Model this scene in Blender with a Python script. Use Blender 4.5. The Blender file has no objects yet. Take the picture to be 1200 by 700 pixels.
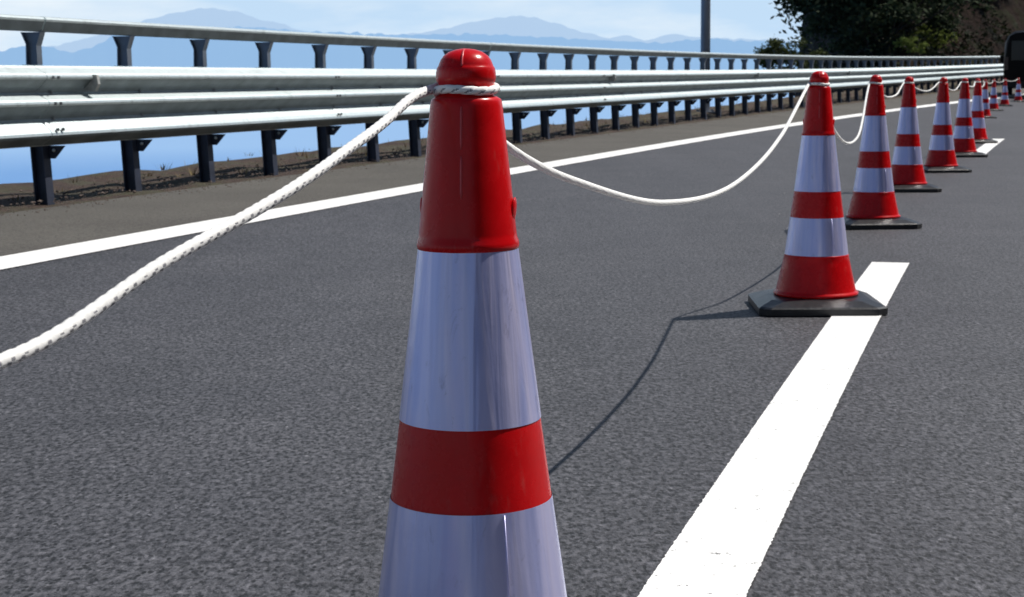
import bpy, bmesh, math, random
from mathutils import Vector, Matrix, noise
random.seed(7)
sc = bpy.context.scene
COL = sc.collection
PI = math.pi
R = math.radians

# ------------------------------------------------------------------ helpers
def link(name, bm_or_mesh, mats, parent=None, smooth=False):
    if isinstance(bm_or_mesh, bmesh.types.BMesh):
        me = bpy.data.meshes.new(name)
        bm_or_mesh.normal_update()
        bm_or_mesh.to_mesh(me); bm_or_mesh.free()
    else:
        me = bm_or_mesh
    if not isinstance(mats, (list, tuple)): mats = [mats]
    if not me.materials:
        for m in mats: me.materials.append(m)
    if smooth:
        for p in me.polygons: p.use_smooth = True
    o = bpy.data.objects.new(name, me); COL.objects.link(o)
    if parent is not None: o.parent = parent
    return o
def tag(o, label=None, cat=None, group=None, kind=None):
    if label: o['label'] = label
    if cat: o['category'] = cat
    if group: o['group'] = group
    if kind: o['kind'] = kind
    return o
def empty(name, loc=(0, 0, 0), rz=0, label=None, cat=None, group=None):
    o = bpy.data.objects.new(name, None); COL.objects.link(o)
    o.location = loc; o.rotation_euler = (0, 0, rz); o.empty_display_size = .2
    return tag(o, label, cat, group)
def box(bm, c, s, rot=None, mat=0, bevel=0):
    r = bmesh.ops.create_cube(bm, size=1)
    M = Matrix.Translation(Vector(c))
    if rot is not None: M = M @ rot
    M = M @ Matrix.Diagonal((s[0], s[1], s[2], 1))
    bmesh.ops.transform(bm, matrix=M, verts=r['verts'])
    fs = {f for v in r['verts'] for f in v.link_faces}
    for f in fs: f.material_index = mat
    if bevel:
        es = {e for f in fs for e in f.edges}
        bmesh.ops.bevel(bm, geom=list(es), offset=bevel, segments=2, affect='EDGES', profile=.6)
def lathe(bm, prof, seg=64, c=(0, 0, 0), cap=False, mat=0):
    rings = []
    for r, z in prof:
        if r < 1e-6: rings.append([bm.verts.new((c[0], c[1], c[2] + z))])
        else: rings.append([bm.verts.new((c[0] + r*math.cos(2*PI*i/seg), c[1] + r*math.sin(2*PI*i/seg), c[2] + z)) for i in range(seg)])
    for a, b in zip(rings, rings[1:]):
        for i in range(seg):
            j = (i+1) % seg
            if len(a) == 1: vs = [a[0], b[i], b[j]]
            elif len(b) == 1: vs = [a[i], a[j], b[0]]
            else: vs = [a[i], a[j], b[j], b[i]]
            if len(set(vs)) > 2:
                f = bm.faces.new(vs); f.smooth = True; f.material_index = mat
def tube(bm, pts, rad, seg=8, mat=0, cap=True):
    pts = [Vector(p) for p in pts]; n = len(pts)
    if not isinstance(rad, (list, tuple)): rad = [rad]*n
    up = Vector((0, 0, 1)); rings = []
    for i, p in enumerate(pts):
        t = (pts[min(i+1, n-1)] - pts[max(i-1, 0)]).normalized()
        a = t.cross(up)
        if a.length < 1e-3: a = t.cross(Vector((1, 0, 0)))
        a.normalize(); b = t.cross(a)
        rings.append([bm.verts.new(p + (a*math.cos(2*PI*k/seg) + b*math.sin(2*PI*k/seg))*rad[i]) for k in range(seg)])
    for A, B in zip(rings, rings[1:]):
        for k in range(seg):
            f = bm.faces.new((A[k], A[(k+1) % seg], B[(k+1) % seg], B[k])); f.smooth = True; f.material_index = mat
    if cap:
        bm.faces.new(rings[0][::-1]); bm.faces.new(rings[-1])

# ------------------------------------------------------------------ materials
def mat(name):
    m = bpy.data.materials.new(name); m.use_nodes = True
    nt = m.node_tree; b = nt.nodes['Principled BSDF']
    return m, nt, b
def N(nt, t, **kw):
    n = nt.nodes.new(t)
    for k, v in kw.items():
        if k in n.inputs: n.inputs[k].default_value = v
        else: setattr(n, k, v)
    return n
def ramp(nt, fac, stops, interp='LINEAR'):
    r = nt.nodes.new('ShaderNodeValToRGB'); r.color_ramp.interpolation = interp
    el = r.color_ramp.elements
    while len(el) < len(stops): el.new(.5)
    for e, (p, c) in zip(el, stops):
        e.position = p; e.color = (c[0], c[1], c[2], 1) if len(c) == 3 else c
    nt.links.new(fac, r.inputs['Fac']); return r
def coords(nt, scale=None, out='Object'):
    tc = nt.nodes.new('ShaderNodeTexCoord')
    if scale is None: return tc.outputs[out]
    mp = nt.nodes.new('ShaderNodeMapping'); mp.inputs['Scale'].default_value = scale
    nt.links.new(tc.outputs[out], mp.inputs['Vector']); return mp.outputs['Vector']
def mix(nt, a, b, fac, mode='MIX'):
    m = nt.nodes.new('ShaderNodeMix'); m.data_type = 'RGBA'; m.blend_type = mode
    for s, v in ((m.inputs[6], a), (m.inputs[7], b), (m.inputs[0], fac)):
        if hasattr(v, 'links'): nt.links.new(v, s)
        elif isinstance(v, (int, float)): s.default_value = v
        else: s.default_value = (v[0], v[1], v[2], 1)
    return m.outputs[2]
def bump(nt, h, b, strength=.3, dist=.01):
    n = N(nt, 'ShaderNodeBump', Strength=strength, Distance=dist)
    nt.links.new(h, n.inputs['Height']); nt.links.new(n.outputs[0], b.inputs['Normal'])
def simple(name, col, rough=.6, metal=0., nscale=8., var=.25, bstr=0., coat=0.):
    m, nt, b = mat(name); v = coords(nt)
    n = N(nt, 'ShaderNodeTexNoise', Scale=nscale, Detail=6., Roughness=.6); nt.links.new(v, n.inputs['Vector'])
    lo = [c*(1-var) for c in col]; hi = [min(1, c*(1+var)) for c in col]
    r = ramp(nt, n.outputs['Fac'], [(.3, lo), (.7, hi)])
    nt.links.new(r.outputs[0], b.inputs['Base Color'])
    b.inputs['Roughness'].default_value = rough; b.inputs['Metallic'].default_value = metal
    b.inputs['Coat Weight'].default_value = coat
    if bstr: bump(nt, n.outputs['Fac'], b, bstr, .01)
    return m

def asphalt():
    m, nt, b = mat('asphalt'); L = nt.links.new
    v0 = coords(nt); v = coords(nt, (1, .55, 1))
    med = N(nt, 'ShaderNodeTexNoise', Scale=95., Detail=3., Roughness=.65); L(v, med.inputs['Vector'])
    stone = N(nt, 'ShaderNodeTexVoronoi', Scale=170.); L(v, stone.inputs['Vector'])
    hole = N(nt, 'ShaderNodeTexVoronoi', Scale=115.); L(v, hole.inputs['Vector'])
    big = N(nt, 'ShaderNodeTexNoise', Scale=1.3, Detail=6., Roughness=.62); L(v0, big.inputs['Vector'])
    mid = N(nt, 'ShaderNodeTexNoise', Scale=9., Detail=4., Roughness=.6); L(v0, mid.inputs['Vector'])
    lane = N(nt, 'ShaderNodeTexNoise', Scale=1., Detail=4.); L(coords(nt, (1.6, .10, 1)), lane.inputs['Vector'])
    c = ramp(nt, med.outputs['Fac'], [(.36, (.007, .007, .0085)), (.455, (.046, .046, .053)), (.62, (.094, .094, .105))]).outputs[0]
    sv = N(nt, 'ShaderNodeSeparateColor'); L(stone.outputs['Color'], sv.inputs[0])
    c = mix(nt, c, ramp(nt, sv.outputs[0], [(0, (.50,)*3), (.5, (1, 1, 1)), (.9, (1.15,)*3), (.985, (1.35,)*3), (1., (1.9, 1.9, 1.85))]).outputs[0], 1., 'MULTIPLY')
    hv = N(nt, 'ShaderNodeSeparateColor'); L(hole.outputs['Color'], hv.inputs[0])
    hm = N(nt, 'ShaderNodeMath', operation='LESS_THAN'); L(hv.outputs[1], hm.inputs[0]); hm.inputs[1].default_value = .22
    hd = ramp(nt, hole.outputs['Distance'], [(.25, (1, 1, 1)), (.5, (0, 0, 0))])
    hf = mix(nt, (0, 0, 0), hd.outputs[0], hm.outputs[0])
    c = mix(nt, c, (.006, .006, .007), hf)
    c = mix(nt, c, ramp(nt, big.outputs['Fac'], [(.32, (.84, .84, .86)), (.68, (1.14, 1.13, 1.12))]).outputs[0], 1., 'MULTIPLY')
    c = mix(nt, c, ramp(nt, mid.outputs['Fac'], [(.3, (.90,)*3), (.7, (1.1,)*3)]).outputs[0], 1., 'MULTIPLY')
    c = mix(nt, c, ramp(nt, lane.outputs['Fac'], [(.3, (.88,)*3), (.7, (1.12,)*3)]).outputs[0], 1., 'MULTIPLY')
    ch = N(nt, 'ShaderNodeTexVoronoi', Scale=3.1); L(v, ch.inputs['Vector'])
    c = mix(nt, c, (.42, .41, .38), ramp(nt, ch.outputs['Distance'], [(.0, (1, 1, 1)), (.014, (1, 1, 1)), (.022, (0, 0, 0))]).outputs[0])
    L(c, b.inputs['Base Color']); b.inputs['Roughness'].default_value = .62
    b.inputs['Specular IOR Level'].default_value = .45
    bump(nt, med.outputs['Fac'], b, .6, .004)
    return m
def shoulder_mat():
    m, nt, b = mat('shoulder_asphalt'); v = coords(nt); L = nt.links.new
    med = N(nt, 'ShaderNodeTexNoise', Scale=70., Detail=4., Roughness=.7); L(v, med.inputs['Vector'])
    big = N(nt, 'ShaderNodeTexNoise', Scale=.9, Detail=6., Roughness=.65); L(v, big.inputs['Vector'])
    c = mix(nt, ramp(nt, med.outputs['Fac'], [(.33, (.034, .032, .030)), (.6, (.112, .106, .096))]).outputs[0],
            ramp(nt, big.outputs['Fac'], [(.3, (.8, .78, .76)), (.7, (1.15, 1.14, 1.1))]).outputs[0], 1., 'MULTIPLY')
    L(c, b.inputs['Base Color']); b.inputs['Roughness'].default_value = .9
    bump(nt, med.outputs['Fac'], b, .7, .006); return m
def paint():
    m, nt, b = mat('line_paint'); v = coords(nt); L = nt.links.new
    n = N(nt, 'ShaderNodeTexNoise', Scale=62., Detail=4., Roughness=.72); L(v, n.inputs['Vector'])
    n2 = N(nt, 'ShaderNodeTexNoise', Scale=5., Detail=5.); L(v, n2.inputs['Vector'])
    g = ramp(nt, n2.outputs['Fac'], [(.3, (.8, .8, .78)), (.7, (.9, .9, .89))])
    p = ramp(nt, n.outputs['Fac'], [(.315, (0, 0, 0)), (.34, (1, 1, 1))])
    c = mix(nt, (.13, .13, .13), g.outputs[0], p.outputs[0])
    L(c, b.inputs['Base Color']); b.inputs['Roughness'].default_value = .7
    bump(nt, n.outputs['Fac'], b, .35, .004)
    return m
M_ASPH, M_SHO, M_LINE = asphalt(), shoulder_mat(), paint()

def red_plastic():
    m, nt, b = mat('red_cone_plastic'); v = coords(nt); L = nt.links.new
    n = N(nt, 'ShaderNodeTexNoise', Scale=14., Detail=7., Roughness=.65); L(v, n.inputs['Vector'])
    r = ramp(nt, n.outputs['Fac'], [(.32, (.50, .0015, .004)), (.68, (.64, .003, .006))])
    d = N(nt, 'ShaderNodeTexNoise', Scale=1., Detail=9., Roughness=.75); L(coords(nt, (60, 60, 14)), d.inputs['Vector'])
    L(mix(nt, r.outputs[0], (.50, .10, .09), ramp(nt, d.outputs['Fac'], [(.56, (0, 0, 0)), (.80, (.55,)*3)]).outputs[0]), b.inputs['Base Color'])
    rr = ramp(nt, n.outputs['Fac'], [(.3, (.20, .20, .20)), (.7, (.34, .34, .34))])
    L(rr.outputs[0], b.inputs['Roughness'])
    b.inputs['Specular IOR Level'].default_value = .28
    b.inputs['Subsurface Weight'].default_value = 0.
    f = N(nt, 'ShaderNodeTexNoise', Scale=45., Detail=2.); L(v, f.inputs['Vector'])
    bump(nt, f.outputs['Fac'], b, .06, .004); return m
def reflective():
    m, nt, b = mat('reflective_sheeting'); L = nt.links.new
    tc = nt.nodes.new('ShaderNodeTexCoord')
    # angle round the cone -> vertical streaks that run down the sheet
    sx = nt.nodes.new('ShaderNodeSeparateXYZ'); L(tc.outputs['Object'], sx.inputs[0])
    an = N(nt, 'ShaderNodeMath', operation='ARCTAN2'); L(sx.outputs['Y'], an.inputs[0]); L(sx.outputs['X'], an.inputs[1])
    cb = nt.nodes.new('ShaderNodeCombineXYZ'); L(an.outputs[0], cb.inputs['X']); L(sx.outputs['Z'], cb.inputs['Y'])
    mp = nt.nodes.new('ShaderNodeMapping'); mp.inputs['Scale'].default_value = (2.3, 2.2, 1); L(cb.outputs[0], mp.inputs['Vector'])
    n = N(nt, 'ShaderNodeTexNoise', Scale=1.6, Detail=2.5, Roughness=.5, Distortion=.6); L(mp.outputs[0], n.inputs['Vector'])
    r = ramp(nt, n.outputs['Fac'], [(.28, (.40, .46, .86)), (.5, (.55, .57, .92)), (.72, (.72, .69, .96))])
    sc1 = N(nt, 'ShaderNodeTexNoise', Scale=1., Detail=8., Roughness=.75, Distortion=.8)
    mq = nt.nodes.new('ShaderNodeMapping'); mq.inputs['Scale'].default_value = (38, 38, 16); L(tc.outputs['Object'], mq.inputs['Vector']); L(mq.outputs[0], sc1.inputs['Vector'])
    dirt = ramp(nt, sc1.outputs['Fac'], [(.30, (.55, .55, .6)), (.42, (1, 1, 1)), (.62, (1, 1, 1)), (.70, (1.18, 1.16, 1.1))])
    L(mix(nt, r.outputs[0], dirt.outputs[0], .8, 'MULTIPLY'), b.inputs['Base Color'])
    b.inputs['Metallic'].default_value = .5
    rr = ramp(nt, n.outputs['Fac'], [(.3, (.30, .30, .30)), (.7, (.38, .38, .38))])
    L(rr.outputs[0], b.inputs['Roughness'])
    b.inputs['Coat Weight'].default_value = .5; b.inputs['Coat Roughness'].default_value = .16
    g = N(nt, 'ShaderNodeTexNoise', Scale=26., Detail=5.); L(tc.outputs['Object'], g.inputs['Vector'])
    bump(nt, mix(nt, n.outputs['Color'], g.outputs['Color'], .30), b, .30, .012); return m
M_RED, M_REF = red_plastic(), reflective()
M_SEAM = simple('seam_highlight_red', (.62, .07, .08), .4, 0, 60, .2)  # paler red, a highlight painted onto the mould seams
M_RUB = simple('black_rubber', (.009, .010, .013), .36, 0, 30, .4, .15)
def galv():
    m, nt, b = mat('galvanised_steel'); L = nt.links.new; v = coords(nt)
    n = N(nt, 'ShaderNodeTexNoise', Scale=2.3, Detail=8., Roughness=.7); L(coords(nt, (2.2, 2.2, .5)), n.inputs['Vector'])
    f = N(nt, 'ShaderNodeTexVoronoi', Scale=38.); L(v, f.inputs['Vector'])
    c = ramp(nt, n.outputs['Fac'], [(.30, (.40, .45, .46)), (.45, (.58, .65, .66)), (.70, (.68, .76, .77))]).outputs[0]
    c = mix(nt, c, ramp(nt, f.outputs['Distance'], [(.0, (.93,)*3), (.5, (1.04,)*3)]).outputs[0], 1., 'MULTIPLY')
    L(c, b.inputs['Base Color']); b.inputs['Metallic'].default_value = .84
    L(ramp(nt, n.outputs['Fac'], [(.3, (.58,)*3), (.7, (.42,)*3)]).outputs[0], b.inputs['Roughness'])
    bump(nt, n.outputs['Fac'], b, .05, .02); return m
M_GALV = galv()
M_SHADE = simple('shaded_steel', (.17, .20, .21), .55, .5, 6, .28, .03)  # darker steel copy, paints shade on downward faces of beam and rail
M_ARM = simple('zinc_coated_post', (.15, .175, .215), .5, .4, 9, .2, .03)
M_GALVD = simple('dark_steel', (.032, .040, .066), .6, .2, 9, .3, .05)  # darker tone on the lower posts and gussets
M_BOLT = simple('bolt_steel', (.25, .25, .25), .45, .8, 20)
M_ROPE = simple('white_rope', (.87, .87, .85), .75, 0, 300, .1, .1)
M_ROPED = simple('rope_groove_shade', (.24, .24, .26), .8, 0, 60)  # dark groove faces: shade between the strands put into the colour
M_POLE = simple('painted_pole', (.23, .25, .29), .5, .2, 6, .12)
M_DIRT = None

# ------------------------------------------------------------------ road geometry
def Xd(y): return .23 + .29*(y-2) + .0019*(y*y-4)
def foot(x, y):
    Y = y
    for _ in range(40):
        k = .29 + .0038*Y
        Y -= ((Xd(Y)-x)*k + (Y-y)) / (1 + k*k + .0038*(Xd(Y)-x))
    k = .29 + .0038*Y; n = math.hypot(1, k)
    return Y, ((x-Xd(Y))*(-1/n) + (y-Y)*(k/n))
def zs(y, t):
    y = max(y, 0)
    zb = 1.45e-4*y*y if y < 70 else 1.45e-4*4900 + .0203*(y-70)
    return zb*(min(max(t, 0), 7)/5)**2 - .010
def P(Y, t, h=0):
    """Y = station on the broken line, t = metres to the left of it, h = height over the road"""
    k = .29 + .0038*Y; n = math.hypot(1, k)
    x = Xd(Y) - t/n; y = Y + t*k/n
    return Vector((x, y, zs(y, t) + h))
def at(x, y, h=0):
    return Vector((x, y, zs(y, foot(x, y)[1]) + h))

def strip(name, ys, ts, m, h=0, hf=None):
    bm = bmesh.new(); rows = []
    for Y in ys:
        rows.append([bm.verts.new(P(Y, t, h) + Vector((0, 0, hf(Y, t) if hf else 0))) for t in ts])
    for a, b in zip(rows, rows[1:]):
        for i in range(len(ts)-1):
            bm.faces.new((a[i], a[i+1], b[i+1], b[i])).smooth = True
    bmesh.ops.recalc_face_normals(bm, faces=bm.faces)
    o = link(name, bm, m)
    if o.data.polygons[0].normal.z < 0: o.data.flip_normals()
    return o
def frange(a, b, d):
    n = max(1, round((b-a)/d)); return [a+(b-a)*i/n for i in range(n+1)]
YS = frange(-12, 130, 1.)
road = strip('road', YS, [-40, -25, -14, -8, -4, 0, .6, 1.2, 1.8, 2.4, 3.0, 3.38], M_ASPH); tag(road, kind='structure')
sho = strip('road_shoulder', YS, [3.38, 3.9, 4.3, 4.82], M_SHO); tag(sho, kind='structure')

def line_strip(name, y0, y1, t0, t1, step=.25):
    bm = bmesh.new(); rows = []
    rng = random.Random(int(y0*10)+3)
    fine = .006
    ys = frange(y0, y1, fine if y1 < 8 else step)
    for Y in ys:
        e = .0006 if y1 < 8 else .0
        a = t0 + rng.gauss(0, e); b = t1 + rng.gauss(0, e)
        rows.append([bm.verts.new(P(Y, a, .004)), bm.verts.new(P(Y, b, .004))])
    for a, b in zip(rows, rows[1:]): bm.faces.new((a[0], b[0], b[1], a[1]))
    o = link(name, bm, M_LINE)
    if o.data.polygons[0].normal.z < 0: o.data.flip_normals()
    return tag(o, kind='structure')
line_strip('edge_line', -12, 130, 3.21, 3.49, .5)
CY = 13.0
for i in range(-1, 8):
    y1 = 5.93 + i*12.86
    line_strip('lane_line', y1-(4.8 if i < 1 else 4.3), y1, -.065, .073)

# verge and embankment beyond the barrier, one sheet down to the shore
def ground_mat():
    m, nt, b = mat('verge_soil'); v = coords(nt); L = nt.links.new
    n = N(nt, 'ShaderNodeTexNoise', Scale=2.2, Detail=9., Roughness=.72); L(v, n.inputs['Vector'])
    f = N(nt, 'ShaderNodeTexNoise', Scale=26., Detail=6., Roughness=.75); L(v, f.inputs['Vector'])
    r = ramp(nt, n.outputs['Fac'], [(.3, (.03, .021, .019)), (.46, (.085, .050, .036)), (.57, (.075, .07, .035)), (.72, (.15, .12, .095))])
    g = ramp(nt, f.outputs['Fac'], [(.35, (.35, .35, .35)), (.65, (1.3, 1.3, 1.3))])
    L(mix(nt, r.outputs[0], g.outputs[0], .9, 'MULTIPLY'), b.inputs['Base Color'])
    b.inputs['Roughness'].default_value = .95; bump(nt, f.outputs['Fac'], b, 1., .04); return m
M_SOIL = ground_mat()
def verge_h(Y, t):
    q = noise.noise(Vector((Y*1.3, t*1.6, 0)))*.035 + noise.noise(Vector((Y*4, t*4, 3)))*.018
    e = max(0, t-6.4)
    if t < 4.85: return -.02
    return -.005 + q*min(1, (t-4.8)*3) - .62*e - (.02*e*e if e < 12 else .02*144)
ts = [4.82, 4.9, 5.0, 5.15, 5.3, 5.5, 5.7, 5.9, 6.1, 6.3, 6.5, 6.9, 7.5, 8.5, 10, 13, 18, 28, 50]
verge = strip('verge', frange(-12, 130, .33), ts, M_SOIL, 0, verge_h); tag(verge, kind='structure')
OCT = [(0, 0, 1), (1, 0, .2), (.3, .95, .1), (-.8, .6, 0), (-.8, -.6, .15), (.3, -.95, 0), (0, 0, -1)]
OCF = [(0, 1, 2), (0, 2, 3), (0, 3, 4), (0, 4, 5), (0, 5, 1), (6, 2, 1), (6, 3, 2), (6, 4, 3), (6, 5, 4), (6, 1, 5)]
# crumbling edge where the soil spills on the shoulder
bm = bmesh.new()
rng = random.Random(5)
for _ in range(9000):
    Y = rng.uniform(4, 45); t = 4.83 + abs(rng.gauss(0, .12))*(-1 if rng.random() < .30 else 3.2)
    r = rng.uniform(.003, .009)*(1.5 if t > 5 else .8)*(2 if rng.random() < .02 else 1)
    p = P(Y, t, r*.3 + (0 if t < 4.82 else .012))
    s = Vector((rng.uniform(.6, 1.3), rng.uniform(.6, 1.3), rng.uniform(.4, .8)))*r
    v = [bm.verts.new(p + Vector((c[0]*s.x, c[1]*s.y, c[2]*s.z))*rng.uniform(.75, 1.2)) for c in OCT]
    for f in OCF: bm.faces.new([v[q] for q in f])
tag(link('gravel', bm, simple('loose_gravel', (.13, .10, .085), .95, 0, 11, .5, .3)),
    'loose brown gravel and soil lying along the foot of the guardrail', 'gravel', kind='stuff')
# dry weeds
bm = bmesh.new()
for _ in range(330):
    Y = rng.uniform(3, 60); t = rng.uniform(5.25, 6.9)
    p = P(Y, t, verge_h(Y, t)); hh = rng.uniform(.03, .10)
    for k in range(rng.randint(4, 9)):
        a = rng.uniform(0, 2*PI); d = Vector((math.cos(a), math.sin(a), 0)); w = Vector((-d.y, d.x, 0))*.004
        q = p + d*rng.uniform(0, .05); tip = q + d*hh*rng.uniform(.2, .8) + Vector((0, 0, hh*rng.uniform(.6, 1)))
        vs = [bm.verts.new(q-w), bm.verts.new(q+w), bm.verts.new(tip)]
        bm.faces.new(vs)
tag(link('dry_grass', bm, simple('dry_grass', (.17, .13, .055), .9, 0, 3, .5)),
    'short dry grass and weeds growing on the verge behind the guardrail', 'grass', kind='stuff')

# ------------------------------------------------------------------ traffic cones
ZR = .664                                                  # height of the rope groove
H = .70
def cone_part(name, prof, m, parent, seg=72):
    bm = bmesh.new(); lathe(bm, prof, seg); return link(name, bm, m, parent)
def sm(r0, z0, r1, z1, n=6):
    return [(r0+(r1-r0)*i/n, z0+(z1-z0)*i/n) for i in range(n+1)]
def make_cone():
    root = empty('traffic_cone')
    # rubber base plate: square with cut corners and a sloping top
    bm = bmesh.new()
    def octo(w, c, z): return [bm.verts.new((x, y, z)) for x, y in
        ((w, -w+c), (w, w-c), (w-c, w), (-w+c, w), (-w, w-c), (-w, -w+c), (-w+c, -w), (w-c, -w))]
    lv = [octo(.181, .030, -.0098), octo(.187, .031, -.007), octo(.187, .031, .012), octo(.181, .030, .0165), octo(.145, .034, .031), octo(.13, .034, .033)]
    for a, b in zip(lv, lv[1:]):
        for i in range(8): bm.faces.new((a[i], a[(i+1) % 8], b[(i+1) % 8], b[i]))
    bm.faces.new(lv[0][::-1]); bm.faces.new(lv[-1])
    link('base_plate', bm, M_RUB, root)
    cone_part('skirt', [(.118, .0335), (.1245, .034), (.1265, .038), (.1255, .043), (.1195, .046)]
              + sm(.1185, .049, .0958, .150) + [(.0960, .153), (.0955, .156), (.0925, .157)], M_RED, root)
    cone_part('reflective_band', sm(.0946, .1560, .0795, .2675, 8), M_REF, root)
    cone_part('stripe', sm(.0790, .266, .0684, .347, 4), M_RED, root)
    cone_part('reflective_band', sm(.0693, .3455, .0484, .5115, 10), M_REF, root)
    # moulded red cap: flared lip, tapering sleeve, rope groove, two-step dome
    top = cone_part('cap', [(.0475, .5095), (.0488, .5105), (.0494, .5140), (.0489, .518), (.0474, .5215)]
              + sm(.0469, .526, .0345, .646, 8) + [(.0339, .6500), (.0330, .6525), (.0298, .6543), (.0268, .656), (.0262, .660), (.0262, .6655),
                 (.0270, .6680), (.0282, .6698), (.0286, .6730), (.0283, .6775), (.0277, .6812), (.0268, .6828), (.0262, .6834),
                 (.0256, .6852), (.0240, .6892), (.0208, .6934), (.0158, .6968), (.0090, .6991), (.004, .6998), (0, .7)], M_RED, root)
    # mould seams and side lugs on the cap
    for a in (-PI/2 - .11, PI/2 - .11):
        d = Vector((math.cos(a), math.sin(a), 0))
        for z0, z1 in ((.560, .600), (.606, .646)):
            bm = bmesh.new()
            pts = [d*(.0472 + (.0345-.0469)*((z-.526)/.12)) + Vector((0, 0, z)) for z in frange(z0, z1, .006)]
            tube(bm, pts, [.0004]+[.0011]*(len(pts)-2)+[.0004], 8); link('mould_seam', bm, M_SEAM, top)
        bm = bmesh.new()
        pts = [d*r + Vector((0, 0, z)) for r, z in ((.0262, .6834), (.0256, .6852), (.0240, .6892), (.0208, .6934), (.0158, .6968), (.0090, .6991))]
        tube(bm, pts, .0010, 8); link('mould_seam', bm, M_SEAM, top)
    for a in (-.12, PI-.12):
        bm = bmesh.new()
        d = Vector((math.cos(a), math.sin(a), 0)); s = Vector((-d.y, d.x, 0))
        c = d*(.0442 if a > -1 and a < 1 else .0428) + Vector((0, 0, .546))
        v = bmesh.ops.create_uvsphere(bm, u_segments=20, v_segments=10, radius=1)['verts']
        ax = Vector((0, 0, 1)) - d*(-.106); ax.normalize()
        for w in v:
            q = w.co.copy(); w.co = c + d*q.x*.0028 + s*q.y*.010 + ax*q.z*.0135
        for f in bm.faces: f.smooth = True
        link('lug', bm, M_RED, top)
    # overlap seam of the lower sheet
    bm = bmesh.new()
    for za, zb, ra, rb, a in ((.167, .266, .0936, .0797, -PI/2+.42), ):
        d = Vector((math.cos(a), math.sin(a), 0)); s = Vector((-d.y, d.x, 0))
        q = [d*(ra+.0006)+Vector((0, 0, za)), d*(rb+.0006)+Vector((0, 0, zb))]
        tube(bm, q, .0007, 6)
    link('sheet_seam', bm, M_REF, root)
    return root
def children(o): return [c for c in bpy.data.objects if c.parent == o]
def copy_tree(o, parent=None):
    kids = children(o)
    c = o.copy(); COL.objects.link(c); c.parent = parent
    for k in kids: copy_tree(k, c)
    return c
CP = [(-1.20, -1.25), (-.0418, 1.5194), (.9171, 4.7501), (1.714, 7.5004), (2.4829, 9.9626), (3.2639, 12.0616), (4.1107, 14.4714),
      (5.15, 17.62), (8.745, 29.47), (10.91, 36.08), (12.86, 41.59), (15.06, 47.4)]
LAB = ['red and white cone at the near end of the rope, behind the nearest cone',
       'nearest and largest red and white traffic cone, rope looped under its domed cap',
       'second red and white cone, its black base overlapping the long white dash',
       'third cone along the row, on bare asphalt past the far end of the long dash',
       'fourth red and white cone from the front, half in front of the fifth',
       'fifth red and white cone from the front, between the fourth and sixth',
       'sixth cone, its base just left of the second white dash',
       'seventh cone, on the end of the second white dash, partly hidden by the sixth cone',
       'eighth cone, small and far, first of the distant cluster beyond the second dash',
       'ninth cone from the front, second of the distant cluster',
       'tenth cone from the front, just left of the black van',
       'farthest visible cone, at the right border in front of the black van']
rc = random.Random(11)
proto = make_cone()
SC = []
CTOP = []
for i, (x, y) in enumerate(CP):
    o = proto if i == 0 else copy_tree(proto)
    o.location = at(x, y, .0103)
    o.rotation_euler = (R(rc.uniform(-.7, .7)) if i > 3 else 0, R(rc.uniform(-.7, .7)) if i > 3 else 0, R([0, 0, -2.5, 3, -4, 2, -3, 4, 0, 6, -5, 3][i]))
    tag(o, LAB[i], 'traffic cone', 'red and white traffic cones standing in a row along the broken line')
    CTOP.append(o.location + Vector((0, 0, ZR - .003)))

# ------------------------------------------------------------------ rope
rope = empty('rope', CTOP[1], 0, 'white twisted rope strung from cone to cone, sagging between their tops', 'rope')
def spl(ps, t):                                           # Catmull-Rom on (t, z)
    k = 0
    while k < len(ps)-2 and t > ps[k+1][0]: k += 1
    p1, p2 = ps[k], ps[k+1]; p0 = ps[k-1] if k else (2*p1[0]-p2[0], 2*p1[1]-p2[1]); p3 = ps[k+2] if k+2 < len(ps) else (2*p2[0]-p1[0], 2*p2[1]-p1[1])
    u = (t-p1[0])/(p2[0]-p1[0]); m1 = (p2[1]-p0[1])/(p2[0]-p0[0]); m2 = (p3[1]-p1[1])/(p3[0]-p1[0]); d = p2[0]-p1[0]
    return (2*u**3-3*u*u+1)*p1[1] + (u**3-2*u*u+u)*d*m1 + (-2*u**3+3*u*u)*p2[1] + (u**3-u*u)*d*m2
def strand_rope(pts, r, parent, name, fine=True, pitch=.034, groove_shade=True):
    """three twisted strands as one surface, with shade painted dark into the grooves along one side"""
    bm = bmesh.new(); seg = 24 if fine else 8
    pts = [Vector(p) for p in pts]; n = len(pts); s = 0; rings = []; up = Vector((0, 0, 1))
    for i, p in enumerate(pts):
        if i: s += (pts[i]-pts[i-1]).length
        t = (pts[min(i+1, n-1)]-pts[max(i-1, 0)]).normalized(); a = t.cross(up).normalized(); b = a.cross(t)
        ring = []
        for k in range(seg):
            th = 2*PI*k/seg; w = 1 - math.exp(-(math.cos(1.5*(th - 2*PI*s/pitch))/.42)**2) if fine else .9
            ring.append(bm.verts.new(p + (a*math.cos(th)+b*math.sin(th))*r*(.84+.17*w)))
        rings.append((ring, s))
    for (A, s), (B, _) in zip(rings, rings[1:]):
        for k in range(seg):
            f = bm.faces.new((A[k], B[k], B[(k+1) % seg], A[(k+1) % seg])); f.smooth = True
            if fine:
                ph = abs(math.cos(1.5*(2*PI*(k+.5)/seg - 2*PI*s/pitch)))
                if groove_shade and ph < .36 and k in (21, 22, 23, 0): f.material_index = 1
    o = link(name, bm, [M_ROPE, M_ROPED], parent)
    if parent is not None: o.matrix_parent_inverse = Matrix.Translation(-parent.location)
    return o
RR = .0046
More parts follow.
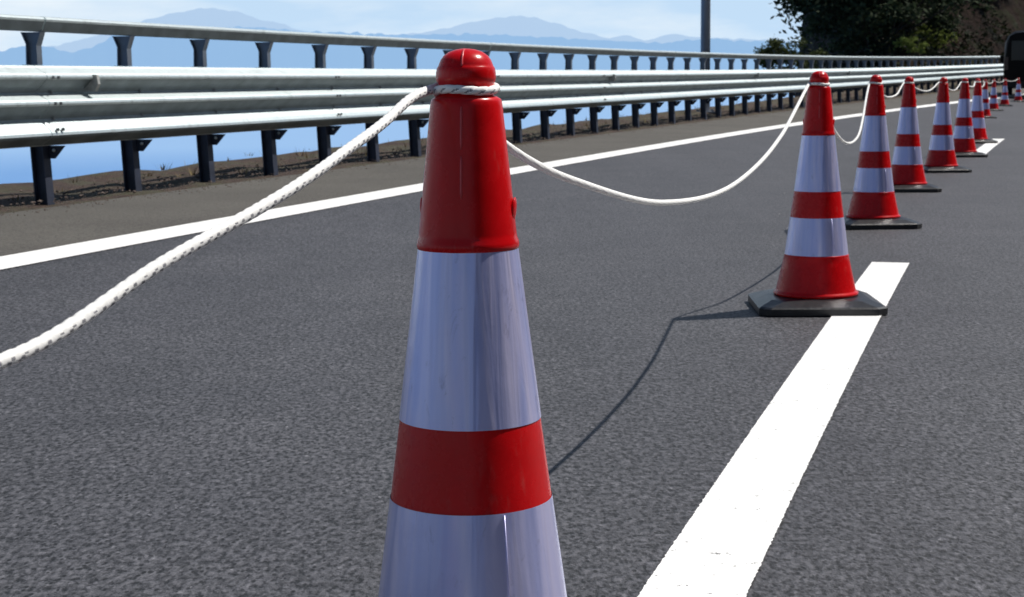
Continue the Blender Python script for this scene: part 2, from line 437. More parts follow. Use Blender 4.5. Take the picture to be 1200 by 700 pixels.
SAG = {0: [(0, .66), (.25, .53), (.5, .455), (.782, .5095), (.834, .549), (.874, .5756), (.922, .6102), (.955, .6330), (.98, .655), (1, .664)],
       1: [(0, .664), (.012, .645), (.035, .607), (.12, .552), (.29, .483), (.5, .466), (.75, .536), (.9, .605), (1, .664)],
       2: [(0, .664), (.15, .535), (.38, .448), (.6, .45), (.8, .53), (1, .664)],
       3: [(0, .664), (.2, .60), (.386, .588), (.6, .60), (.85, .636), (1, .664)],
       4: [(0, .664), (.2, .622), (.48, .603), (.75, .622), (1, .664)],
       5: [(0, .664), (.25, .607), (.5, .597), (.8, .63), (1, .664)]}
for i in range(len(CP)-1):
    A, B = CTOP[i].copy(), CTOP[i+1].copy()
    d = (B-A); d.z = 0; d.normalize()
    rr = .0335
    L = (B-A).length
    fine = i in (0, 1)
    step = .003 if i == 0 else (.005 if i == 1 else (.03 if i < 7 else .15))
    n = int(L/step)
    pts = []
    side = Vector((-d.y, d.x, 0))
    for k in range(n+1):
        t = k/n
        p = A.lerp(B, t)
        if i in SAG: z = spl(SAG[i], t) + (0 if i > 1 else 0)
        else: z = ZR - (.32 if L > 8 else .2)*t*(1-t)*(1+.0*i)
        ground = A.z*(1-t) + B.z*t - (ZR-.003)
        p = Vector((p.x, p.y, ground + z))
        # keep the rope on the outside of the groove (left of the cap), it swings in to the cone line away from it
        ea = max(0, 1-t*L/.35); eb = max(0, 1-(1-t)*L/(.35 if i == 0 else 1.3))
        sa = 0 if i == 1 else 1
        p += side*.029*(sa*ea*ea*(3-2*ea) + eb*eb*(3-2*eb))
        pts.append(p)
    strand_rope(pts, RR if i < 6 else RR*1.4, rope, 'rope_span', fine, groove_shade=(i == 0))
for i, c in enumerate(CTOP):
    if i == 0: tilt = 0
    tilt = [0, .055, .03, -.03, .04, .02, -.02, .03, 0, 0, 0, 0][i]
    n = 150 if i < 3 else 32
    pts = []
    for k in range(n+1):
        a = 2*PI*k/n
        x, y = .0283*math.cos(a), .0283*math.sin(a)
        pts.append(c + Vector((x, y, tilt*x + .002*math.sin(2*a))))
    strand_rope(pts, .0042 if i < 6 else .0058, rope, 'rope_loop', i < 3, .036)
# ------------------------------------------------------------------ guardrail
gr = empty('guardrail', P(8, 5.0), 0, 'galvanised steel guardrail with three-ridge beam and upper rail on close dark posts', 'guardrail')
GI = Matrix.Translation(-gr.location)
def gpart(name, bm, m, parent=gr, smooth=False):
    o = link(name, bm, m, parent, smooth)
    if parent is gr: o.matrix_parent_inverse = GI
    return o
def sweep(bm, prof, Y0, Y1, t0, step=.35, closed=False, mat=0, lean=.0, shade_faces=()):
    rows = []
    for Y in frange(Y0, Y1, step):
        rows.append([bm.verts.new(P(Y, t0+pt+lean*pz, pz)) for pt, pz in prof])
    n = len(prof)
    for a, b in zip(rows, rows[1:]):
        for i in range(n if closed else n-1):
            j = (i+1) % n
            bm.faces.new((a[i], b[i], b[j], a[j])).material_index = 1 if i in shade_faces else mat
    if closed:
        bm.faces.new(rows[0]); bm.faces.new(rows[-1][::-1])
# three-ridge beam, traffic side towards smaller t. z from .368 to .872
def thrie():
    zt, zb = .800, .345; p = [(.006, zt+.004)]
    per = (zt-zb)/3
    for k in range(3):
        z = zt - k*per
        for u, d in ((0, 0), (.05, .006), (.36, .060), (.52, .076), (.62, .079), (.72, .070), (.94, .012)) if k == 2 else ((0, 0), (.05, .006), (.27, .066), (.34, .076), (.42, .079), (.50, .074), (.86, .012), (.95, .003)):
            p.append((-d, z-u*per))
    return p + [(0, zb), (.006, zb-.004)]
LEAN = .05
PR = thrie()
bt = 4.93
y = 3.0; secs = []
SP = .925
SPL = [7.85 + k*4*SP for k in range(-2, 18)]
for a, b in zip(SPL, SPL[1:]):
    bm = bmesh.new()
    pr2 = PR + [(q[0]+.0035, q[1]) for q in PR[::-1]]
    sweep(bm, pr2, a-.12, b+.0, bt + .003*(len(secs) % 2), .3, True, lean=LEAN, shade_faces=(6, 7, 8, 14, 15, 16, 21, 22, 23))
    o = gpart('beam', bm, [M_GALV, M_SHADE]); secs.append(o)
    for f in o.data.polygons: f.use_smooth = False
    if a < 22:                                          # splice and post bolts in the valleys
        sp = [(a-.07, .08, z) for z in (.735, .585, .435)] + [(a-.02, .08, z) for z in (.735, .585, .435)] + [(a+SP*j, .006, z) for j in range(0, 4) for z in (.648, .497)]
        for yy, d, z in sp:
            bm = bmesh.new(); box(bm, P(yy, bt-d + LEAN*z, z), (.018, .018, .018), bevel=.004); gpart('bolt', bm, M_BOLT, o)
# top rail: rounded box section in long lengths
rp = [(-.016, 1.000), (-.026, 1.004), (-.054, 1.058), (-.058, 1.070), (-.053, 1.081), (-.036, 1.087), (.036, 1.087), (.053, 1.081), (.058, 1.070), (.054, 1.058), (.026, 1.004), (.016, 1.000)]
RS = [SPL[k] for k in range(0, len(SPL), 2)]
for a, b in zip(RS, RS[1:]):
    bm = bmesh.new()
    sweep(bm, rp, a+.006, b-.006, bt+.045, .3, True, lean=LEAN, shade_faces=(0, 1, 9, 10, 11))
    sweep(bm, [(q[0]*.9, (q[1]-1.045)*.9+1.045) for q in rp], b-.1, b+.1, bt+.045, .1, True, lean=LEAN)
    gpart('top_rail', bm, [M_GALV, M_SHADE])
# posts
def post(Y):
    k = .29+.0038*Y; n = math.hypot(1, k)
    T = Vector((k/n, 1/n, 0)); Lf = Vector((-1/n, k/n, 0)); U = Vector((0, 0, 1))
    base = P(Y, bt, 0)
    def W(t, s, z): return base + Lf*(t+LEAN*z) + T*s + U*z
    bm = bmesh.new()
    def prism(q, s0, s1, m=0):                          # q: list of (t, z)
        A = [bm.verts.new(W(t, s0, z)) for t, z in q]; B = [bm.verts.new(W(t, s1, z)) for t, z in q]
        bm.faces.new(A).material_index = m; bm.faces.new(B[::-1]).material_index = m
        for i in range(len(q)):
            j = (i+1) % len(q)
            bm.faces.new((A[i], B[i], B[j], A[j])).material_index = m
    # H section below
    prism([(.060, -.15), (.068, -.15), (.068, .81), (.060, .81)], -.036, .036)
    prism([(.138, -.15), (.146, -.15), (.146, .81), (.138, .81)], -.036, .036)
    prism([(.068, -.15), (.138, -.15), (.138, .81), (.068, .81)], -.004, .004)
    prism([(.008, .66), (.059, .66), (.059, .72), (.008, .72)], -.03, .03)
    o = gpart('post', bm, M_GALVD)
    bm = bmesh.new()
    # upper arm carrying the rail, flaring at its head
    prism([(.060, .811), (.130, .811), (.120, .93), (.128, .965), (.150, .999), (.012, .999), (.040, .96), (.056, .92)], -.006, .006)
    prism([(.120, .811), (.128, .811), (.118, .93), (.146, .999), (.138, .999), (.112, .93)], -.026, .026)
    prism([(.050, .811), (.058, .811), (.054, .92), (.020, .999), (.012, .999), (.046, .92)], -.026, .026)
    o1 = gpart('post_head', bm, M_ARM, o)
    # gusset under the beam with its bolt
    bm = bmesh.new()
    prism([(-.055, .338), (.059, .338), (.059, .262), (.020, .262)], .020, .028)
    o2 = gpart('gusset', bm, M_GALVD, o)
    bm = bmesh.new()
    c = W(.018, .012, .312); v = bmesh.ops.create_icosphere(bm, subdivisions=2, radius=.011)['verts']
    for a in v: a.co += c
    gpart('bolt', bm, M_GALV, o2)
    return o
for k in range(-6, 62): post(7.85 + SP*k)
# delineators clipped on the beam
M_AMB = simple('reflector_lens', (.45, .45, .42), .3, .2, 40)
for k, Y in enumerate((7.63+.55, 19.3, 27.6, 35.9)):
    k_ = .29+.0038*Y; rot = Matrix.Rotation(math.atan2(1, k_), 4, 'Z')
    bm = bmesh.new()
    c = P(Y, bt-.055+LEAN*.7, .705)
    A = [(-.0, -.055), (.0, .055), (.055, .03), (.055, -.055)]
    v0 = []; v1 = []
    k2 = math.hypot(1, k_); T = Vector((k_/k2, 1/k2, 0)); Lf = Vector((-1/k2, k_/k2, 0))
    for (q, z) in ((.055, -.03), (.055, .055), (-.045, .045), (-.055, -.01), (-.03, -.055), (.01, -.055)):
        v0.append(bm.verts.new(c + Lf*q + Vector((0, 0, z)) - T*.006)); v1.append(bm.verts.new(c + Lf*q + Vector((0, 0, z)) + T*.02))
    bm.faces.new(v0); bm.faces.new(v1[::-1])
    for i in range(6): bm.faces.new((v0[i], v1[i], v1[(i+1) % 6], v0[(i+1) % 6]))
    bmesh.ops.recalc_face_normals(bm, faces=bm.faces)
    gpart('reflector', bm, M_AMB)

# ------------------------------------------------------------------ street lamp behind the barrier
lp = P(27.15, 5.75); 
lamp = empty('street_lamp', lp, 0, 'tall plain grey lamp column rising behind the guardrail', 'street lamp')
bm = bmesh.new(); tube(bm, [(0, 0, -.6), (0, 0, 3), (0, 0, 9.2)], [.092, .085, .055], 20); link('pole', bm, M_POLE, lamp)
bm = bmesh.new(); box(bm, (0, 0, .0), (.36, .36, .03), bevel=.004)
for sx in (-1, 1):
    for sy in (-1, 1): box(bm, (sx*.13, sy*.13, .03), (.03, .03, .04), bevel=.004)
link('base_flange', bm, M_POLE, lamp)
bm = bmesh.new(); tube(bm, [(0, 0, 9.15), (.25, -.08, 9.6), (.9, -.3, 9.95), (1.8, -.6, 10.05)], [.05, .045, .04, .035], 12); link('arm', bm, M_POLE, lamp)
bm = bmesh.new(); box(bm, (2.1, -.7, 10.05), (.7, .28, .12), Matrix.Rotation(-.32, 4, 'Z'), bevel=.03)
lh = link('lamp_head', bm, M_POLE, lamp)
bm = bmesh.new(); box(bm, (2.1, -.7, 9.98), (.5, .2, .03), Matrix.Rotation(-.32, 4, 'Z'), bevel=.01)
link('lens', bm, simple('lamp_glass', (.7, .7, .68), .2), lh)

# ------------------------------------------------------------------ sea, far hills
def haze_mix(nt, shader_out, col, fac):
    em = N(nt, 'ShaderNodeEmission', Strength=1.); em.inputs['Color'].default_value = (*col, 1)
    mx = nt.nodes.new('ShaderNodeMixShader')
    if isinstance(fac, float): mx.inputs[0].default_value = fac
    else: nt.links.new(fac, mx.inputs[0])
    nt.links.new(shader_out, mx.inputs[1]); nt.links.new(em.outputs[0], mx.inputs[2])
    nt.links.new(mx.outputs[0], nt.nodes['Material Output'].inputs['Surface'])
SEA = -34.
m, nt, b = mat('sea_water'); v = coords(nt)
w = N(nt, 'ShaderNodeTexNoise', Scale=.35, Detail=8., Roughness=.65); nt.links.new(v, w.inputs['Vector'])
b.inputs['Base Color'].default_value = (.02, .20, .56, 1); b.inputs['Roughness'].default_value = .28
bump(nt, w.outputs['Fac'], b, .5, .5)
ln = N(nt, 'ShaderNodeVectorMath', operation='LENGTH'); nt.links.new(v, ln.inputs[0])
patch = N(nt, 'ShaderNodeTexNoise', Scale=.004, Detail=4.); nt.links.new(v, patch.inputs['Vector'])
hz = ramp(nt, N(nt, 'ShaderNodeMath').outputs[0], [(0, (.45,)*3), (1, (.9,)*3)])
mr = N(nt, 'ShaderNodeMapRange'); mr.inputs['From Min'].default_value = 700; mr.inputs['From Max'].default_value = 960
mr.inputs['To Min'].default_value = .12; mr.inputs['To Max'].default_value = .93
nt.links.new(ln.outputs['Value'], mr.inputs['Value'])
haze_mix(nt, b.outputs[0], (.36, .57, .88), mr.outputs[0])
bm = bmesh.new()
rows = []
for r in [30, 80, 150, 300, 600, 1200, 2500, 5000, 10000, 30000, 90000]:
    rows.append([bm.verts.new((r*math.cos(a), r*math.sin(a), 0)) for a in [2*PI*i/48 for i in range(48)]])
for A, B in zip(rows, rows[1:]):
    for i in range(48): bm.faces.new((A[i], B[i], B[(i+1) % 48], A[(i+1) % 48]))
bm.faces.new(rows[0])
sea = link('sea', bm, m); sea.location = (0, 0, SEA); tag(sea, kind='structure')

PXH = 1860.
def hill(name, D, prof, col, hz, depth=900, rough=25, seed=0):
    """a real ridge of hills standing D metres away; prof = (image column at 1200 px, metres-per-1860 height) turned to bearings"""
    bm = bmesh.new(); rows = []
    xs = frange(prof[0][0], prof[-1][0], 4)
    def pz(x):
        for (a, ya), (c, yc) in zip(prof, prof[1:]):
            if a <= x <= c:
                u = (x-a)/(c-a); u = u*u*(3-2*u); return ya + (yc-ya)*u
        return prof[-1][1]
    for j in range(9):
        u = j/8 - .5; row = []
        for x in xs:
            d = D + u*2*depth; bx = (x-600)/PXH
            crest = pz(x)/PXH*D
            k = max(0, 1-abs(u)*2)**.8
            z = -40 + (crest+40)*k + noise.noise(Vector((x*.03+seed, u*6, seed)))*rough*(1-k)*k*4 + noise.noise(Vector((x*.11+seed, 0, seed)))*rough*.25*k
            row.append(bm.verts.new((bx*d, d, z)))
        rows.append(row)
    for a, b_ in zip(rows, rows[1:]):
        for i in range(len(xs)-1): bm.faces.new((a[i], a[i+1], b_[i+1], b_[i])).smooth = True
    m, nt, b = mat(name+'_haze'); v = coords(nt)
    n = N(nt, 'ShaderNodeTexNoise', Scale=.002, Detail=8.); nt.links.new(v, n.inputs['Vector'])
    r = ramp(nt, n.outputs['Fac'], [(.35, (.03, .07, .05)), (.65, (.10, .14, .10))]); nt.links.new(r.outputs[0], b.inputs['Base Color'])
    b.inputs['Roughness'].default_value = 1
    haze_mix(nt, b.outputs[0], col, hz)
    return tag(link(name, bm, m), kind='structure')
# heights are pixels above the eye line (about y=106 at the left, 95 at the right) for the 1200 px picture
near = [(-260, 36), (-60, 40), (10, 46), (40, 51), (68, 50), (90, 43), (112, 48), (150, 64), (200, 72), (300, 70), (380, 64), (480, 60), (560, 60), (640, 56), (700, 52), (735, 50), (770, 48), (830, 52), (880, 49), (960, 44), (1100, 40), (1300, 36)]
far = [(60, 50), (150, 66), (186, 81), (218, 88), (250, 92.5), (280, 89), (320, 77), (370, 64), (440, 56), (500, 62), (520, 66), (560, 74), (585, 78), (605, 80), (625, 79), (650, 72), (690, 60), (715, 54), (735, 57), (755, 51), (790, 58), (815, 54), (860, 52), (900, 50), (1000, 40)]
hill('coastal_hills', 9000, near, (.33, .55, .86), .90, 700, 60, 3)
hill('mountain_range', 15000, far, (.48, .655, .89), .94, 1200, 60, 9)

# ------------------------------------------------------------------ wooded headland at the right
def hillmat():
    m, nt, b = mat('wooded_slope'); v = coords(nt); L = nt.links.new
    n = N(nt, 'ShaderNodeTexNoise', Scale=.45, Detail=8., Roughness=.7); L(v, n.inputs['Vector'])
    f = N(nt, 'ShaderNodeTexNoise', Scale=3.5, Detail=7., Roughness=.75); L(v, f.inputs['Vector'])
    r = ramp(nt, n.outputs['Fac'], [(.35, (.006, .009, .007)), (.52, (.030, .018, .015)), (.64, (.022, .026, .012)), (.80, (.06, .05, .034))])
    g = ramp(nt, f.outputs['Fac'], [(.35, (.3, .3, .3)), (.65, (1.4, 1.4, 1.4))])
    L(mix(nt, r.outputs[0], g.outputs[0], .9, 'MULTIPLY'), b.inputs['Base Color']); b.inputs['Roughness'].default_value = 1
    b.inputs['Specular IOR Level'].default_value = .1
    bump(nt, f.outputs['Fac'], b, 1., .3); return m
def hz_(x, y):
    Y, t = foot(x, y)
    d = t - 8.0
    e = max(0, min(1, (x-.163*y)/6.5)); e = e*e*(3-2*e)
    yy = max(0, min(1, (y-64)/7)); yy = yy*yy*(3-2*yy)
    z = -2.5 + 1.05*max(0, d)*1.0
    z = min(z, 26 + .25*max(0, d))
    z += noise.noise(Vector((x*.22, y*.22, 0)))*1.6 + noise.noise(Vector((x*.8, y*.8, 5)))*.5
    return -14 + (z+14)*e*yy if d > -1 else -3
bm = bmesh.new(); rows = []
gx = frange(4, 78, .8); gy = frange(58, 150, .8)
grid = {}
for i, x in enumerate(gx):
    for j, yv in enumerate(gy):
        Y, t = foot(x, yv)
        if t > 6.6: grid[i, j] = bm.verts.new((x, yv, hz_(x, yv)))
for (i, j) in list(grid):
    q = [(i, j), (i+1, j), (i+1, j+1), (i, j+1)]
    if all(k in grid for k in q): bm.faces.new([grid[k] for k in q]).smooth = True
hillside = link('hillside', bm, hillmat()); tag(hillside, kind='structure')

bank = strip('sky_block_slope', frange(-40, 60, 2.), [-11.5, -12.5, -14, -17, -21, -26, -34, -44], hillside.data.materials[0], 0,
             lambda Y, t: -.02 if t > -12 else .75*(-t-12) + noise.noise(Vector((Y*.2, t*.2, 1)))*1.2); tag(bank, kind='structure')  # unseen slope, added to block low sky light from the right
def leafmat(name, a, b_):
    m, nt, b = mat(name); g = nt.nodes.new('ShaderNodeNewGeometry')
    r = ramp(nt, g.outputs['Random Per Island'], [(0, a), (.7, [(p+q)/2 for p, q in zip(a, b_)]), (1, b_)])
    nt.links.new(r.outputs[0], b.inputs['Base Color']); b.inputs['Roughness'].default_value = .8
    b.inputs['Specular IOR Level'].default_value = .15
    tr = N(nt, 'ShaderNodeBsdfTranslucent'); nt.links.new(r.outputs[0], tr.inputs[0])
    mx = nt.nodes.new('ShaderNodeMixShader'); mx.inputs[0].default_value = .22
    nt.links.new(b.outputs[0], mx.inputs[1]); nt.links.new(tr.outputs[0], mx.inputs[2]); nt.links.new(mx.outputs[0], nt.nodes['Material Output'].inputs['Surface'])
    return m
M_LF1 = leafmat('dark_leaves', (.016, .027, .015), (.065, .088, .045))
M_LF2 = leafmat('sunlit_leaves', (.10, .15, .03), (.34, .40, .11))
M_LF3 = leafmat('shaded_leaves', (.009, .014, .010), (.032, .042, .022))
M_BARK = simple('bark', (.045, .035, .028), .95, 0, 6, .4, .4)
def leaf(bm, p, s, rng):
    a = Vector((rng.gauss(0, 1), rng.gauss(0, 1), rng.gauss(0, .6))).normalized()
    b = a.cross(Vector((rng.gauss(0, 1), rng.gauss(0, 1), rng.gauss(0, 1)))).normalized()
    bm.faces.new([bm.verts.new(p+a*s), bm.verts.new(p+b*s*.42), bm.verts.new(p-a*s), bm.verts.new(p-b*s*.42)])
def tree_mesh(h, cr, clumps, per, ls, seed, trunk_r=.16, flat=1., low=.35):
    rng = random.Random(seed); tb = bmesh.new(); cb = bmesh.new()
    tp = [Vector((0, 0, -1.))]
    for k in range(1, 7): tp.append(Vector((rng.gauss(0, .12)*k*.4, rng.gauss(0, .12)*k*.4, h*.85*k/6)))
    tube(tb, tp, [trunk_r*(1-.12*k) for k in range(7)], 9)
    cen = Vector((0, 0, h*(low+1)/2))
    for c in range(clumps):
        while True:
            d = Vector((rng.uniform(-1, 1), rng.uniform(-1, 1), rng.uniform(-1, 1)))
            if .35 < d.length < 1: break
        q = cen + Vector((d.x*cr, d.y*cr, d.z*h*(1-low)/2*flat))
        k = min(5, max(1, int((q.z/h)*6) - 1))
        st = tp[k]; mid = st.lerp(q, .55) + Vector((0, 0, -.15))
        tube(tb, [st, mid, q], [trunk_r*.35, trunk_r*.2, .012], 5)
        rad = rng.uniform(.35, .75)*cr*.36
        for _ in range(int(per*rng.uniform(.6, 1.3))):
            g = Vector((rng.gauss(0, 1), rng.gauss(0, 1), rng.gauss(0, .6)))*rad*.55
            leaf(cb, q+g, ls*rng.uniform(.6, 1.4), rng)
        # drooping side sprays
        for s_ in range(4):
            dd = Vector((rng.gauss(0, 1), rng.gauss(0, 1), rng.gauss(-.2, .5))).normalized()*rad*1.5
            for _ in range(int(per*.12)):
                u = rng.random(); leaf(cb, q+dd*u+Vector((rng.gauss(0, .08), rng.gauss(0, .08), rng.gauss(0, .08))), ls*rng.uniform(.5, 1.2), rng)
    tm = bpy.data.meshes.new('trunk'); tb.normal_update(); tb.to_mesh(tm); tb.free()
    cm = bpy.data.meshes.new('crown'); cb.normal_update(); cb.to_mesh(cm); cb.free()
    return tm, cm
def px(xp, D, h=None): return (xp-600)/PXH*D
def place(name, tm, cm, mleaf, x, y, z, s, rz, label, cat, group=None, sz=None):
    o = empty(name, (x, y, z), rz, label, cat, group); o.scale = (s, s, sz or s)
    for nm, me, mt in (('trunk', tm, M_BARK), ('crown', cm, mleaf)):
        c = bpy.data.objects.new(nm, me); COL.objects.link(c); c.parent = o
        if not me.materials: me.materials.append(mt)
        c.material_slots[0].link = 'OBJECT'; c.material_slots[0].material = mt
    return o
T1 = tree_mesh(9.5, 4.4, 75, 240, .15, 21, .2, 1., .12)
T2 = tree_mesh(8.5, 3.6, 60, 200, .17, 33, .18, 1., .15)
T3 = tree_mesh(1.9, 1.5, 26, 130, .09, 5, .05, 1., .0)
def on_hill(xp, yp):
    D = 66.
    while D < 125:
        if hz_(px(xp, D), D) > .6648 + (95.5-yp)/PXH*D: break
        D += .25
    return px(xp, D), D
x0 = px(1031, 80)
place('broadleaf_tree', *T1, M_LF1, x0, 80, -.4, 1.1, .4, 'dark leafy tree overhanging at the left end of the wooded slope, edge against the sky', 'tree')
tl = ['shaded tree just right of the leafy tree that meets the sky', 'tree high on the slope above the brown bank', 'dark tree on the slope above the middle of the far guardrail',
      'tree above the bright green ferny bush', 'shaded tree high on the slope left of the black van', 'dark tree at the top of the slope above the black van', 'tree behind the road sign at the right border', 'tree at the slope foot, second from the sky']
for i, (xp, yp, s) in enumerate([(1050, 12, .8), (1085, -10, .9), (1125, -14, .9), (1096, 14, .5), (1160, -20, .9), (1195, -25, 1.), (1225, 5, .9), (1030, 40, .75)]):
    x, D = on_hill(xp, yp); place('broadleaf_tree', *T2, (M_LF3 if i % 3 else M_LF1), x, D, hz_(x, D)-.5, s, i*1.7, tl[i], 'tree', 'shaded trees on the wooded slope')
M_LF4 = leafmat('olive_leaves', (.03, .045, .015), (.11, .13, .045))
sl = ['olive green bush at the far left foot of the wooded slope, against the sea haze', 'small bush low on the slope under the leafy edge tree', 'bright green ferny bush on the brown bank', 'smaller bright bush left of the ferny bush, just above the guardrail', 'small dull bush on the slope between the edge tree and the bright bushes', 'thin green shrub high on the dark bank']
for i, (xp, yp, s) in enumerate([(928, 66, 1.0), (990, 60, .6), (1086, 56, .75), (1064, 62, .5), (1030, 60, .45), (1052, 28, .45)]):
    x, D = (px(926, 72), 72) if i == 0 else on_hill(xp, yp)
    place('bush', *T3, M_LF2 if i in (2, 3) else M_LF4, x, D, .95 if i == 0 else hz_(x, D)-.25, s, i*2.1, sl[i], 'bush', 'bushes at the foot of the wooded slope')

bm = bmesh.new(); rng = random.Random(77)
for _ in range(2600):
    x = rng.uniform(11, 34); yv = rng.uniform(66, 100)
    Y_, t_ = foot(x, yv)
    if t_ < 8.5: continue
    z = hz_(x, yv)
    if z < -2 or noise.noise(Vector((x*.25, yv*.25, 8))) < -.02: continue
    rad = rng.uniform(.2, .5)
    for _k in range(16):
        g = Vector((rng.gauss(0, 1), rng.gauss(0, 1), abs(rng.gauss(0, .6))))*rad
        leaf(bm, Vector((x, yv, z))+g, rng.uniform(.08, .2), rng)
tag(link('undergrowth', bm, leafmat('undergrowth_leaves', (.006, .009, .005), (.030, .038, .016))), 'dark tangled undergrowth covering the wooded slope beyond the guardrail', 'undergrowth', kind='stuff')

# ------------------------------------------------------------------ van and sign at the right border
M_BLK = simple('black_car_paint', (.002, .002, .0025), .4, 0, 2, .1, 0, 0)
M_BLK.node_tree.nodes['Principled BSDF'].inputs['Specular IOR Level'].default_value = .12
M_GLS = simple('tinted_glass', (.004, .005, .006), .3, 0, 2, .1)
M_TYRE = simple('tyre_rubber', (.015, .015, .016), .8, 0, 20)
M_CHR = simple('grey_trim', (.25, .26, .27), .35, .6, 10)
M_TAIL = simple('tail_lamp_red', (.02, .001, .001), .25, 0, 10)
vy = 51.0; vx = px(1183, 50.)+.92
van = empty('van', at(vx, vy, .0), -math.atan(.29+.0038*vy)*.75, 'black high-roofed van parked at the right border beyond the farthest cones', 'van')
bm = bmesh.new()
sec = [(-.84, .35), (-.86, .9), (-.85, 1.15), (-.78, 1.8), (-.70, 2.06), (-.55, 2.17), (0, 2.21), (.55, 2.17), (.70, 2.06), (.78, 1.8), (.85, 1.15), (.86, .9), (.84, .35)]
rows = []
for yy, sx, zt, zo in ((0, .94, .94, .02), (.05, .985, .985, 0), (.4, 1, 1, 0), (2.6, 1, 1, 0), (3.3, .98, .97, 0), (4.1, .95, .62, 0), (4.6, .9, .47, 0), (4.75, .82, .38, .02)):
    rows.append([bm.verts.new((a*sx, yy, (.35 + (z-.35)*(zt if z > 1.2 else min(1, zt*1.25))) + zo)) for a, z in sec])
for a, b_ in zip(rows, rows[1:]):
    for i in range(len(sec)):
        j = (i+1) % len(sec); bm.faces.new((a[i], a[j], b_[j], b_[i])).smooth = True
bm.faces.new(rows[0]); bm.faces.new(rows[-1][::-1])
bmesh.ops.recalc_face_normals(bm, faces=bm.faces)
body = link('body', bm, M_BLK, van)
bm = bmesh.new(); box(bm, (0, -.012, 1.55), (1.24, .03, .62), bevel=.01); link('rear_window', bm, M_GLS, van)
for s in (-1, 1):
    for a, c in ((.5, 1.5), (1.65, 2.9)):
        bm = bmesh.new(); box(bm, (s*.815, (a+c)/2, 1.5), (.03, c-a, .5), Matrix.Rotation(-s*.1, 4, 'Y'), bevel=.008); link('side_window', bm, M_GLS, van)
    bm = bmesh.new(); box(bm, (s*.76, .0, 1.15), (.12, .06, .42), bevel=.01); link('tail_lamp', bm, M_TAIL, van)
    bm = bmesh.new(); box(bm, (s*1.0, 3.35, 1.32), (.2, .08, .26), bevel=.02); box(bm, (s*.88, 3.37, 1.25), (.14, .04, .04)); link('wing_mirror', bm, M_BLK, van)
    for yy in (.85, 3.75):
        bm = bmesh.new()
        lathe(bm, [(.2, -.1), (.3, -.1), (.33, -.07), (.33, .07), (.3, .1), (.2, .1)], 32)
        bmesh.ops.rotate(bm, verts=bm.verts, matrix=Matrix.Rotation(PI/2, 3, 'Y')); bmesh.ops.translate(bm, verts=bm.verts, vec=(s*.79, yy, .33))
        wl = link('wheel', bm, M_TYRE, van)
        bm = bmesh.new()
        lathe(bm, [(0, -.085), (.06, -.09), (.2, -.08), (.2, .08), (.06, .09), (0, .085)], 24)
        bmesh.ops.rotate(bm, verts=bm.verts, matrix=Matrix.Rotation(PI/2, 3, 'Y')); bmesh.ops.translate(bm, verts=bm.verts, vec=(s*.79, yy, .33))
        link('rim', bm, M_CHR, wl)
bm = bmesh.new(); box(bm, (0, -.05, .48), (1.62, .14, .2), bevel=.03); link('bumper', bm, M_TYRE, van)
bm = bmesh.new()
tube(bm, [(-.845, -.02, 1.0), (-.80, -.02, 1.8), (-.70, -.02, 2.02), (-.5, -.02, 2.12), (0, -.02, 2.16), (.5, -.02, 2.12), (.70, -.02, 2.02)], .014, 6); link('rear_trim', bm, M_CHR, van)

sg = empty('road_sign', at(px(1226, 63), 63, -.2), .0, 'green road sign on a grey post, cut by the right border above the van', 'sign')
bm = bmesh.new(); tube(bm, [(0, 0, 0), (0, 0, 3.6)], .045, 12); link('post', bm, M_POLE, sg)
bm = bmesh.new(); box(bm, (0, -.06, 3.05), (1.9, .03, .78), bevel=.008); sp_ = link('sign_panel', bm, simple('green_sign_face', (.005, .16, .11), .45, 0, 3, .1), sg)
bm = bmesh.new()
for c, s in (((0, -.078, 3.405), (1.82, .006, .02)), ((0, -.078, 2.695), (1.82, .006, .02)), ((-.9, -.078, 3.05), (.02, .006, .69)), ((.9, -.078, 3.05), (.02, .006, .69))): box(bm, c, s)
link('border', bm, simple('sign_white', (.5, .52, .5), .5), sp_)

# ------------------------------------------------------------------ sky, sun, camera
SUN_EL, SUN_AZ = R(55.6), R(65.)
w = bpy.data.worlds.new('World'); sc.world = w; w.use_nodes = True
nt = w.node_tree; bg = nt.nodes['Background']
sky = nt.nodes.new('ShaderNodeTexSky'); sky.sky_type = 'NISHITA'; sky.sun_disc = False
sky.sun_elevation = SUN_EL; sky.sun_rotation = SUN_AZ; sky.air_density = 1.0; sky.dust_density = .6; sky.ozone_density = 1.6
tc = nt.nodes.new('ShaderNodeTexCoord'); mp = nt.nodes.new('ShaderNodeMapping'); mp.inputs['Scale'].default_value = (3.2, 3.2, 13.); mp.inputs['Location'].default_value = (.4, .2, .35)
nt.links.new(tc.outputs['Generated'], mp.inputs['Vector'])
cn = N(nt, 'ShaderNodeTexNoise', Scale=1.5, Detail=7., Roughness=.55); nt.links.new(mp.outputs[0], cn.inputs['Vector'])
sx = nt.nodes.new('ShaderNodeSeparateXYZ'); nt.links.new(tc.outputs['Generated'], sx.inputs[0])
low = ramp(nt, sx.outputs['Z'], [(.0, (1, 1, 1)), (.10, (.9,)*3), (.30, (.25,)*3), (.6, (0, 0, 0))])
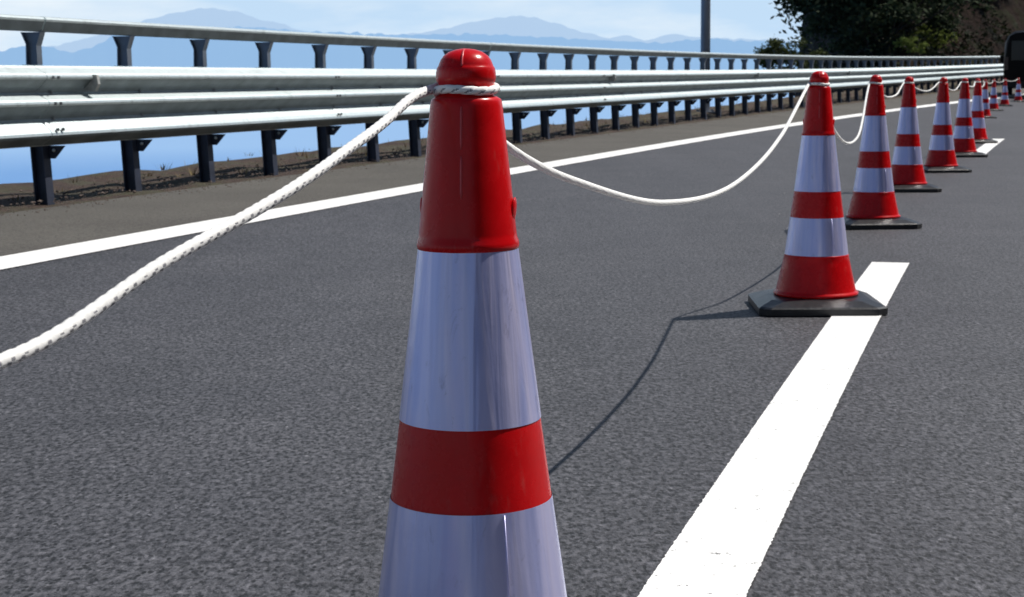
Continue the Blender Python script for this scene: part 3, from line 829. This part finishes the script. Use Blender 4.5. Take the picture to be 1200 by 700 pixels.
dt = N(nt, 'ShaderNodeVectorMath', operation='DOT_PRODUCT'); nt.links.new(tc.outputs['Generated'], dt.inputs[0]); dt.inputs[1].default_value = (-.42, .91, 0)
sea_side = ramp(nt, dt.outputs['Value'], [(0, (.12,)*3), (.15, (.2,)*3), (.75, (1, 1, 1))])     # marine haze over the bay; held down elsewhere to cut fill light
lowf = mix(nt, low.outputs[0], sea_side.outputs[0], 1., 'MULTIPLY')
base = mix(nt, sky.outputs[0], (10.2, 13.7, 17.6), lowf)
cr = ramp(nt, cn.outputs['Fac'], [(.40, (0, 0, 0)), (.62, (.85,)*3)])
cl = mix(nt, (0, 0, 0), cr.outputs[0], lowf)
c1 = mix(nt, base, (15.9, 17.2, 18.1), cl)
nt.links.new(c1, bg.inputs['Color']); bg.inputs['Strength'].default_value = .055
sd = bpy.data.lights.new('sun', 'SUN'); sd.energy = 4.9; sd.angle = R(.53); sd.color = (1., .955, .89)
so = bpy.data.objects.new('sun', sd); COL.objects.link(so)
dirv = Vector((math.sin(SUN_AZ)*math.cos(SUN_EL), math.cos(SUN_AZ)*math.cos(SUN_EL), math.sin(SUN_EL)))
so.rotation_euler = dirv.to_track_quat('Z', 'Y').to_euler(); so.location = dirv*30

cd = bpy.data.cameras.new('camera'); cam = bpy.data.objects.new('camera', cd); COL.objects.link(cam)
R2 = Vector((0.99995777, -0.00122048, -0.00910881)); U2 = Vector((0.00919021, 0.13279628, 0.99110075)); F = Vector((0., 0.9911426, -0.13280189))
M = Matrix((( R2.x, U2.x, -F.x, 0), (R2.y, U2.y, -F.y, 0), (R2.z, U2.z, -F.z, .6648), (0, 0, 0, 1)))
cam.matrix_world = M
cd.sensor_width = 36; cd.lens = 1859.67*36/1200; cd.clip_start = .05; cd.clip_end = 200000
sc.camera = cam
cd.dof.use_dof = True; cd.dof.focus_distance = 1.75; cd.dof.aperture_fstop = 27
sc.render.resolution_x = 1024; sc.render.resolution_y = 597
sc.view_settings.view_transform = 'Standard'; sc.view_settings.look = 'None'; sc.view_settings.exposure = 0
sc.cycles.use_denoising = True
